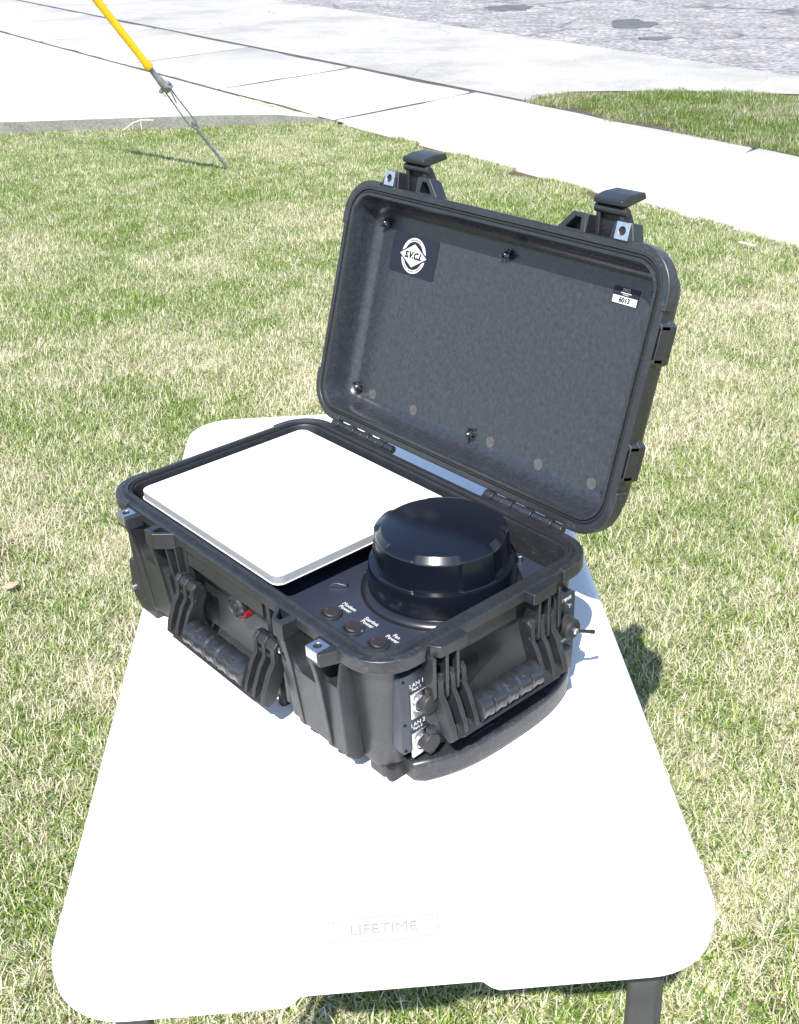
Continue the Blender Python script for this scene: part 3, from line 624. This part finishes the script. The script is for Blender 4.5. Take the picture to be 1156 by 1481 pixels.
# ---- hinges
for xa, xb in ((-.2200, -.0920), (.0830, .2110)):
    m_ = MB(); m_.box(((xa + xb) / 2, .1600, .1630), (xb - xa, .010, .012)); hg = m_.build('hinge', MT['poly'], case, bevel=.0015)
    n = 8; w = (xb - xa) / n
    for k in range(n):
        r = .0066 if k % 2 == 0 else .0056; m_ = MB()
        m_.tube([(xa + k * w + .0004, .1690, .1690), (xa + k * w + .001, .1690, .1690), (xa + (k + 1) * w - .001, .1690, .1690), (xa + (k + 1) * w - .0004, .1690, .1690)], [r * .9, r, r, r * .9], 16)
        if k % 2 == 0: m_.box((xa + (k + .5) * w, .1640, .1660), (w * .86, .009, .010))
        m_.build('knuckle', MT['poly'], hg, bevel=.0006)

# ---- lid
LT = math.radians(73.04); LD = .3226
lu = Vector((0, math.cos(LT), math.sin(LT))); lo_ = Vector((0, HY + .0085, ZR + .0060))
LM = frame_mx(lo_, (1, 0, 0), lu)
mb = MB()
def lring(ins, z): return rr(HX - ins, LD / 2 - ins, max(RC - ins, .014), z, 10, (0, LD / 2))
mb.loft([lring(.036, -.0590), lring(.026, -.0570), lring(.016, -.0500), lring(.0110, -.0400), lring(.0090, -.0165), lring(.0012, -.0158), lring(0, -.0140), lring(0, -.0020), lring(.0016, 0), lring(.0080, 0), lring(.0088, -.0030), lring(.0120, -.0032), lring(.0130, .0008), lring(.0165, .0008),
         lring(.0182, -.0020), lring(.0200, -.0180), lring(.0208, -.0270), lring(.0225, -.0350), lring(.0255, -.0405), lring(.0295, -.0440), lring(.0335, -.0457), lring(.0370, -.0462)])
lid = mb.build('lid', MT['poly'], case); lid.matrix_local = LM; lid['label'] = 'raised lid of the case, swirled black plastic inside'
lid.data.materials.append(MT['lidin'])
for p in lid.data.polygons:
    c = p.center
    if c.z > -.047 and abs(c.x) < HX - .0185 and abs(c.y - LD / 2) < LD / 2 - .0185: p.material_index = 1
gk = MB(); gk.loft([lring(.0088, -.0029), lring(.0092, -.0012), lring(.0118, -.0012), lring(.0122, -.0030)], False, False); gk.build('lid_gasket', MT['gasket'], lid)
for sx, sy in ((1, 1), (-1, 1), (-1, -1), (1, -1)):
    a0 = {(1, 1): 0, (-1, 1): PI / 2, (-1, -1): PI, (1, -1): 1.5 * PI}[(sx, sy)]; cx, cy = sx * (HX - RC), LD / 2 + sy * (LD / 2 - RC); ex = .014
    def pth(off):
        p = [Vector((cx + (RC + off) * math.cos(a0 + PI / 2 * t / 8), cy + (RC + off) * math.sin(a0 + PI / 2 * t / 8))) for t in range(9)]
        a1 = a0 + PI / 2
        return [p[0] - Vector((-math.sin(a0), math.cos(a0))) * ex] + p + [p[-1] + Vector((-math.sin(a1), math.cos(a1))) * ex]
    m_ = MB(); m_.prism([(p.x, p.y) for p in pth(.0032)] + [(p.x, p.y) for p in pth(-.006)[::-1]], 2, -.0175, .0005); m_.build('corner_bumper', MT['rim'], lid, bevel=.0016)
for s in (-1, 1):
    for v0, v1 in (((.205, .250), (.072, .115)) if s > 0 else ()):       # slotted brackets on both short sides
        m_ = MB(); xw = s * (HX - .004); xo = s * (HX + .0040)
        m_.prism([(xw, v0 - .004), (xo, v0 + .002), (xo, v1 - .002), (xw, v1 + .004)] , 2, -.030, -.018)
        m_.prism([(s * (HX + .0022), v0), (xo, v0 + .002), (xo, v1 - .002), (s * (HX + .0022), v1)], 2, -.018, -.002)
        m_.prism([(xw, v0 - .004), (xo, v0 + .002), (xo, v0 + .007), (xw, v0 + .003)], 2, -.018, -.002)
        m_.prism([(xw, v1 - .003), (xo, v1 - .007), (xo, v1 - .002), (xw, v1 + .004)], 2, -.018, -.002)
        m_.build('side_bracket', MT['poly'], lid, bevel=.001)
    # padlock tab, hollow fin and side fin on the front edge
    m_ = MB()
    m_.prism([(s * x, y) for x, y in ((.176, LD - .004), (.1815, LD + .0205), (.2035, LD + .0205), (.212, LD - .004))], 2, -.0225, -.0030)
    m_.prism([(s * x, y) for x, y in ((.176, LD - .004), (.1795, LD + .0195), (.1840, LD + .0195), (.1840, LD - .004))], 2, -.046, -.0030)
    pt = m_.build('padlock_tab', MT['poly'], lid, bevel=.0014)
    m_ = MB(); plate_hole(m_, (s * .1935, LD + .0105), .0185, .0190, -.0100, -.0006, .0047); m_.build('steel_insert', MT['steel'], pt, bevel=.0005)
    m_ = MB(); m_.lathe([(.0047, 0), (.0047, .001)], 20, (s * .1935, LD + .0105, -.0040)); m_.build('insert_hole', MT['gasket'], pt)
    m_ = MB()
    m_.frame([(s * x, y) for x, y in ((.098, LD - .003), (.1200, LD + .0205), (.1390, LD + .0205), (.1430, LD - .003))], [(s * x, y) for x, y in ((.1125, LD + .0015), (.1245, LD + .0150), (.1325, LD + .0150), (.1345, LD + .0015))], -.020, -.0020)
    m_.prism([(s * x, y) for x, y in ((.100, LD - .003), (.1200, LD + .019), (.1390, LD + .019), (.1430, LD - .003))], 2, -.024, -.0185)
    m_.prism([(LD - .004, -.046), (LD + .0175, -.040), (LD + .0200, -.020), (LD + .0200, -.0025), (LD - .004, -.0025)], 0, s * .1345, s * .1425)
    m_.build('latch_guard', MT['poly'], lid, bevel=.0012)
    # draw latch, thrown open
    xc = s * .1610; m_ = MB(); hw = .0165
    for d in (-1, 1): m_.prism([(LD - .008, -.050), (LD + .006, -.050), (LD + .0280, -.0300), (LD + .0340, -.0240), (LD + .0320, -.0150), (LD + .0220, -.0150), (LD + .0080, -.0190), (LD - .008, -.022)], 0, xc + d * hw - .003, xc + d * hw + .003)
    m_.prism([(LD - .006, -.044), (LD + .004, -.044), (LD + .0270, -.0280), (LD + .0270, -.0200), (LD + .010, -.0240), (LD - .006, -.030)], 0, xc - hw, xc + hw)
    lt = m_.build('latch', MT['poly'], lid, bevel=.0012)
    m_ = MB(); m_.tube([(xc - .0225, LD + .0295, -.0165), (xc - .0215, LD + .0295, -.0165), (xc + .0215, LD + .0295, -.0165), (xc + .0225, LD + .0295, -.0165)], [.004, .0052, .0052, .004], 14); m_.build('latch_bar', MT['poly'], lt)
    m_ = MB(); m_.prism([(LD + .0340, -.0070), (LD + .0400, -.0050), (LD + .0480, -.0200), (LD + .0545, -.0430), (LD + .0480, -.0480), (LD + .0410, -.0320), (LD + .0345, -.0180)], 0, xc - .0205, xc + .0205); m_.box((xc, LD + .034, -.022), (.030, .012, .008))
    m_.build('latch_paddle', MT['poly'], lt, bevel=.0018)
# clips, spots, stickers inside the lid
zf = -.0462
def clip_mesh():
    m_ = MB(); n = 8; out = []
    for i in range(2 * n): a = PI * i / n; r = .0062 if i % 2 else .0036; out.append((r * math.cos(a), r * math.sin(a)))
    m_.prism(out, 2, .0030, .0045); m_.lathe([(.0042, 0), (.0042, .0035), (.0028, .0065), (.0008, .0085)], 12); m_.box((.0015, -.0045, .005), (.003, .0022, .006)); m_.box((-.003, .003, .006), (.0022, .003, .005)); m_.xform(Matrix.Diagonal((1.35, 1.35, 1.1, 1))); return m_.mesh('retaining_clip', [MT['grip']])
cm = clip_mesh()
for x in (-.2290, -.0005, .2275):
    for v in (.2740, .0430):
        o = bpy.data.objects.new('retaining_clip', cm); S.collection.objects.link(o); o.parent = lid; o.location = (x, v, zf + (.0012 if abs(x) > .1 else .0004)); o.rotation_euler = (0, 0, rnd.uniform(0, 3))
m_ = MB(); m_.lathe([(.0072, 0), (.0072, .0004)], 28); sm = m_.mesh('adhesive_spot', [MT['spot']])
for x, v in ((-.2000, .0400), (-.1140, .0420), (.0340, .0430), (.1180, .0410), (.2020, .0450)):
    o = bpy.data.objects.new('adhesive_spot', sm); S.collection.objects.link(o); o.parent = lid; o.location = (x, v, zf + .0001)
m_ = MB(); m_.prism(rr2(.0450, .0265, .0045, (-.1690, .2405)), 2, zf, zf + .0006); st = m_.build('logo_sticker', MT['label'], lid); st['label'] = 'dark sticker with a white ring and diamond emblem'
cx, cy = -.1690, .2405
m_ = MB(); n = 48
m_.frame([(cx + .0235 * math.cos(2 * PI * i / n), cy + .0235 * math.sin(2 * PI * i / n)) for i in range(n)], [(cx + .0187 * math.cos(2 * PI * i / n), cy + .0187 * math.sin(2 * PI * i / n)) for i in range(n)], zf + .0006, zf + .0008); m_.build('emblem_ring', MT['whiteink'], st)
for a0, a1 in ((60, 120), (208, 244), (252, 288), (296, 332)):
    m_ = MB(); k = 10; seg = [math.radians(a0 + (a1 - a0) * i / (2 * k)) for i in range(2 * k)]
    for i in range(0, 2 * k, 2):
        t0, t1 = seg[i], seg[i] + math.radians((a1 - a0) / (2 * k)) * 1.2
        m_.prism([(cx + r * math.cos(t), cy + r * math.sin(t)) for r, t in ((.0197, t0), (.0218, t0), (.0218, t1), (.0197, t1))], 2, zf + .0008, zf + .0009)
    m_.build('ring_lettering', MT['blackink'], st)
m_ = MB(); m_.prism([(cx - .0300, cy), (cx, cy - .0178), (cx + .0300, cy), (cx, cy + .0178)], 2, zf + .0007, zf + .0011); m_.build('diamond_edge', MT['label'], st)
m_ = MB(); m_.prism([(cx - .0262, cy), (cx, cy - .0152), (cx + .0262, cy), (cx, cy + .0152)], 2, zf + .0010, zf + .0013); m_.build('emblem_diamond', MT['whiteink'], st)
text('lettering', 'S.V.C.I.', .0120, MT['blackink'], st, Matrix.Translation((cx, cy, zf + .0016)), ext=.0003, shear=.25, bold=.0005, sx=.95)
m_ = MB(); m_.prism(rr2(.0185, .0098, .0015, (.1860, .2630)), 2, zf, zf + .0006); nb = m_.build('number_label', MT['label'], lid); nb['label'] = 'small dark label with a white number strip'
m_ = MB(); m_.box((.1860, .2583, zf + .00065), (.0345, .0085, .0004)); m_.build('number_strip', MT['whiteink'], nb)
text('lettering', '6013', .0078, MT['blackink'], nb, Matrix.Translation((.1860, .2583, zf + .0012)), ext=.0003, bold=.00012)
text('lettering', 'SVCI', .0052, MT['whiteink'], nb, Matrix.Translation((.1860, .2698, zf + .0008)), ext=.0002, bold=.00005)
m_ = MB(); m_.box((.1860, .2664, zf + .0007), (.0150, .0009, .0002)); m_.box((.1860, .2645, zf + .0007), (.0085, .0006, .0002)); m_.build('fine_print', MT['whiteink'], nb)

# ---- deck plate with switches
m_ = MB(); m_.loft([rr(.2503, .1418, .030, .1285, 10), rr(.2503, .1418, .030, .1300, 10)]); deck = m_.build('mounting_deck', MT['deck'], case, bevel=.0004); deck['label'] = 'black deck plate with three round switches'
ZD = .1300
for k, (x, y, t1) in enumerate(((.1110, -.0970, 'Modem'), (.1505, -.0980, 'Starlink'), (.1910, -.0970, 'Fan'))):
    m_ = MB(); m_.lathe([(.0128, 0), (.0128, .0016), (.0112, .0026), (.0098, .0024), (.0095, .0004)], 32, (x, y, ZD)); sw = m_.build('switch', MT['grip'], deck)
    m_ = MB(); m_.lathe([(.0092, -.001), (.0092, .0040), (.0082, .0052), (.0010, .0053)], 28); m_.xform(Matrix.Translation((x, y, ZD)) @ Matrix.Rotation(.16, 4, 'Y') @ Matrix.Rotation(-.10, 4, 'X')); m_.build('rocker', MT['rubber'], sw)
    m_ = MB(); m_.box((0, 0, 0), (.0012, .0032, .0008)); m_.box((.0002, -.0008, 0), (.0026, .0011, .0008)); m_.xform(Matrix.Translation((x - .0046, y - .0028, ZD + .0060))); m_.build('rocker_mark', MT['red'], sw)
    text('lettering', t1 + '\nPower', .0072, MT['whiteink'], deck, Matrix.Translation((x + .003, y + .0205, ZD + .0002)), ext=.0001, bold=.00005)
for x, y in ((.1800, .1285), (.235, -.06)):
    m_ = MB(); m_.lathe([(.0030, 0), (.0030, .0060), (.0040, .0062), (.0040, .0085), (.0030, .0094)], 6, (x, y, ZD)); m_.build('deck_bolt', MT['steel'], deck)
m_ = MB(); m_.lathe([(.0022, 0), (.0022, .001), (.0012, .0016)], 10, (.0700, -.0140, ZD)); m_.build('deck_screw', MT['steel'], deck)
m_ = MB(); m_.prism([(-.012, 0), (.012, 0), (.010, .004), (-.002, .0065), (-.010, .004)], 1, -.0035, .0035); m_.xform(Matrix.Translation((.0720, -.0560, ZD)) @ Matrix.Rotation(.7, 4, 'Z')); m_.build('cable_clip', MT['deck'], deck, bevel=.001)

# ================================================================ dome antenna
dome = empty('dome_antenna', (.1525, .0305, ZT + ZD)); tag(dome, 'round glossy black dome antenna bolted to the deck of the case', 'antenna')
m_ = MB(); m_.lathe([(.0930, 0), (.0930, .0012), (.0926, .0028), (.0914, .0046), (.0896, .0060), (.0872, .0072), (.0846, .0079), (.0800, .0082)], 96); m_.build('base_flange', MT['domebase'], dome, ang=50)
m_ = MB(); N_ = 240; rings = []
toward = math.radians(-46)
def notch(a):
    d = (a - toward + PI / 5) % (PI / 2.5) - PI / 5; hw = math.radians(19); e = math.radians(1.6)
    return min(1, max(0, (hw + e - abs(d)) / (2 * e)))
for r, z, dn, dz in ((.0842, .006, 0, 0), (.0842, .012, 0, 0), (.0826, .0345, 0, 0), (.0818, .0368, 0, 0), (.0792, .0374, .0045, 0), (.0784, .0384, .0040, 0), (.0757, .0718, .0030, -.0030), (.0751, .0729, .0029, -.0033), (.0742, .0737, .0022, -.0035), (.0664, .0771, 0, 0), (.0655, .0774, 0, 0), (.0600, .0784, 0, 0), (.052, .0797, 0, 0), (.042, .0811, 0, 0), (.028, .0824, 0, 0), (.014, .0831, 0, 0), (.003, .0833, 0, 0)):
    rg = []
    for i in range(N_):
        a = 2 * PI * i / N_; k = notch(a); rg.append(((r - dn * k) * math.cos(a), (r - dn * k) * math.sin(a), z + dz * k))
    rings.append(rg)
m_.loft(rings); m_.build('radome', MT['dome'], dome, ang=17)

# ================================================================ flat panel antenna
pan = empty('flat_panel_antenna', (-.0865, -.0025, ZT)); tag(pan, 'flat white rectangular antenna panel lying in the open case', 'antenna')
PX, PY, PR = .1495, .1295, .012
m_ = MB(); m_.loft([rr(PX - .0008, PY - .0008, PR, .1590, 8), rr(PX - .0012, PY - .0012, PR, .1690, 8)], False, False); m_.build('side_band', MT['greyside'], pan)
m_ = MB(); m_.loft([rr(PX - .0030, PY - .0030, PR, .1660, 8), rr(PX - .0012, PY - .0012, PR, .1688, 8), rr(PX - .0012, PY - .0012, PR, .1693, 8), rr(PX - .0022, PY - .0022, PR, .1699, 8), rr(PX - .0040, PY - .0040, PR, .1700, 8)]); m_.build('face', MT['white'], pan)
m_ = MB(); m_.loft([rr(PX - .0060, PY - .0060, PR, .1576, 8), rr(PX - .0002, PY - .0002, PR, .1578, 8), rr(PX + .0002, PY + .0002, PR, .1588, 8), rr(PX - .0010, PY - .0010, PR, .1592, 8)]); m_.build('lower_lip', MT['whiteedge'], pan)
m_ = MB(); m_.loft([rr(PX - .030, PY - .025, PR, ZD, 8), rr(PX - .0100, PY - .0100, PR, .1577, 8)]); m_.build('back_shell', MT['deck'], pan)  # dark colour stands in for the shadow below the lip

# ================================================================ guy anchor
gb = Vector((-5.496, 3.347, 0)); gd = Vector((.012, -.577, .812)).normalized()
gq = gd.to_track_quat('Z', 'Y').to_matrix()
guy = empty('guy_wire_anchor', gb); tag(guy, 'guy wire anchor with grey rod and yellow plastic guard rising from the lawn', 'anchor')
def G(mb): mb.xform(gq.to_4x4()); return mb
sd = Vector((.674, .739, -.025)); sd = (sd - gd * sd.dot(gd)).normalized(); sv = gd.cross(sd)
def GP(u, v, w): return gd * w + sd * u + sv * v
m_ = MB(); m_.tube([GP(0, 0, -.15), GP(0, 0, .33), GP(0, 0, .38)], [.0105, .0105, .014], 14); m_.build('anchor_rod', MT['galv'], guy)
m_ = MB(); m_.tube([GP(-.010, 0, .365), GP(-.024, 0, .40), GP(-.027, 0, .45), GP(-.020, 0, .60), GP(-.016, 0, .70)], .0052, 10); m_.tube([GP(.010, 0, .365), GP(.022, 0, .40), GP(.025, 0, .45), GP(.024, 0, .60), GP(.026, 0, .70)], .0052, 10)
m_.prism([(-.021, .395), (-.010, .360), (.010, .360), (.019, .395), (.0, .425)], 1, -.006, .006); m_.v = [tuple(p) for p in m_.v]
mv = m_.v[-10:]; m_.v[-10:] = [tuple(GP(p[0], p[1], p[2])) for p in mv]
m_.build('rod_eye', MT['galv'], guy)
m_ = MB(); m_.tube([GP(-.050, .002, .675), GP(-.046, .002, .677), GP(.040, .002, .712), GP(.044, .002, .714)], [.010, .014, .014, .010], 6); bolt = m_.build('clevis_bolt', MT['galv'], guy)
m_ = MB(); m_.tube([GP(.016, .002, .690), GP(.018, .002, .691), GP(.034, .002, .698), GP(.036, .002, .699)], [.024, .030, .030, .024], 14); m_.build('thimble', MT['galv'], guy)
m_ = MB(); m_.tube([GP(.004, 0, .66), GP(.003, 0, .72), GP(.001, 0, .76), GP(0, 0, .80), GP(0, 0, .86)], [.020, .025, .021, .018, .014], 12); m_.build('wire_grip', MT['galv'], guy)
m_ = MB(); m_.tube([GP(.006, .004, .70), GP(.010, .006, .64), GP(.002, .004, .60), GP(-.004, .002, .57)], .0042, 8); m_.tube([GP(-.034, .004, .675), GP(-.038, .004, .63)], .0028, 6); m_.build('wire_tail', MT['galv'], guy)
m_ = MB(); m_.tube([GP(0, 0, .835), GP(0, 0, .842), GP(0, 0, .872), GP(0, 0, .885), GP(0, 0, 3.1)], [.020, .0265, .0265, .0225, .0225], 18); m_.build('yellow_guard', MT['yellow'], guy)
m_ = MB(); m_.tube([GP(0, 0, .80), GP(0, 0, 9.0)], .005, 8); m_.build('guy_wire', MT['galv'], guy)

# ================================================================ small litter on the lawn and kerb
def litter(name, label, cat, loc, mb, m):
    o = mb.build(name, m); o.location = loc; tag(o, label, cat); return o
m_ = MB(); m_.tube([(0, 0, .0), (.05, .06, .05), (.11, .10, .075), (.17, .18, .07)], .004, 6); m_.tube([(.05, .06, .05), (.04, .06, .0)], .003, 6); m_.tube([(.11, .10, .075), (.13, .09, .01)], .003, 6)
litter('dry_twig', 'pale dry twig lying against the grey kerb face', 'twig', (-7.30, 3.56, .02), m_, MT['twig'])
rl = random.Random(9); m_ = MB(); out = [(.015 * math.cos(2 * PI * i / 14) * rl.uniform(.7, 1.15), .021 * math.sin(2 * PI * i / 14) * rl.uniform(.7, 1.1)) for i in range(14)]
m_.loft([[(x, y, .10 * abs(x) + 6 * y * y) for x, y in out], [(x * .5, y * .5, .004) for x, y in out]], True, True)
litter('dry_leaf', 'reddish brown dry leaf lying on the lawn', 'leaf', (-1.592, .112, .030), m_, MT['leaf'])
m_ = MB(); m_.prism([(-.045, -.008), (.045, -.006), (.043, .008), (-.046, .006)], 2, 0, .002); m_.xform(Matrix.Rotation(-.1, 4, 'Z') @ Matrix.Rotation(.1, 4, 'X'))
litter('paper_scrap', 'narrow white paper scrap on the grass beside the sidewalk', 'paper', (-2.0, 4.01, .040), m_, MT['paper'])
for a, b in (((-7.9, 5.02), (-6.52, 4.83)),):
    m_ = MB(); n = 16; up_ = []; dn = []
    for i in range(n + 1):
        t = i / n; x = a[0] + (b[0] - a[0]) * t; y = a[1] + (b[1] - a[1]) * t; up_.append((x, y + .035 * rl.uniform(.3, 1), .0)); dn.append((x, y - .035 * rl.uniform(.2, 1), .0))
    m_.add([Vector(p) + Vector((0, 0, .0215 + .012)) for p in up_ + dn[::-1]], [tuple(range(2 * n + 2))]); m_.build('paint_mark', MT['yellow2'], drv)
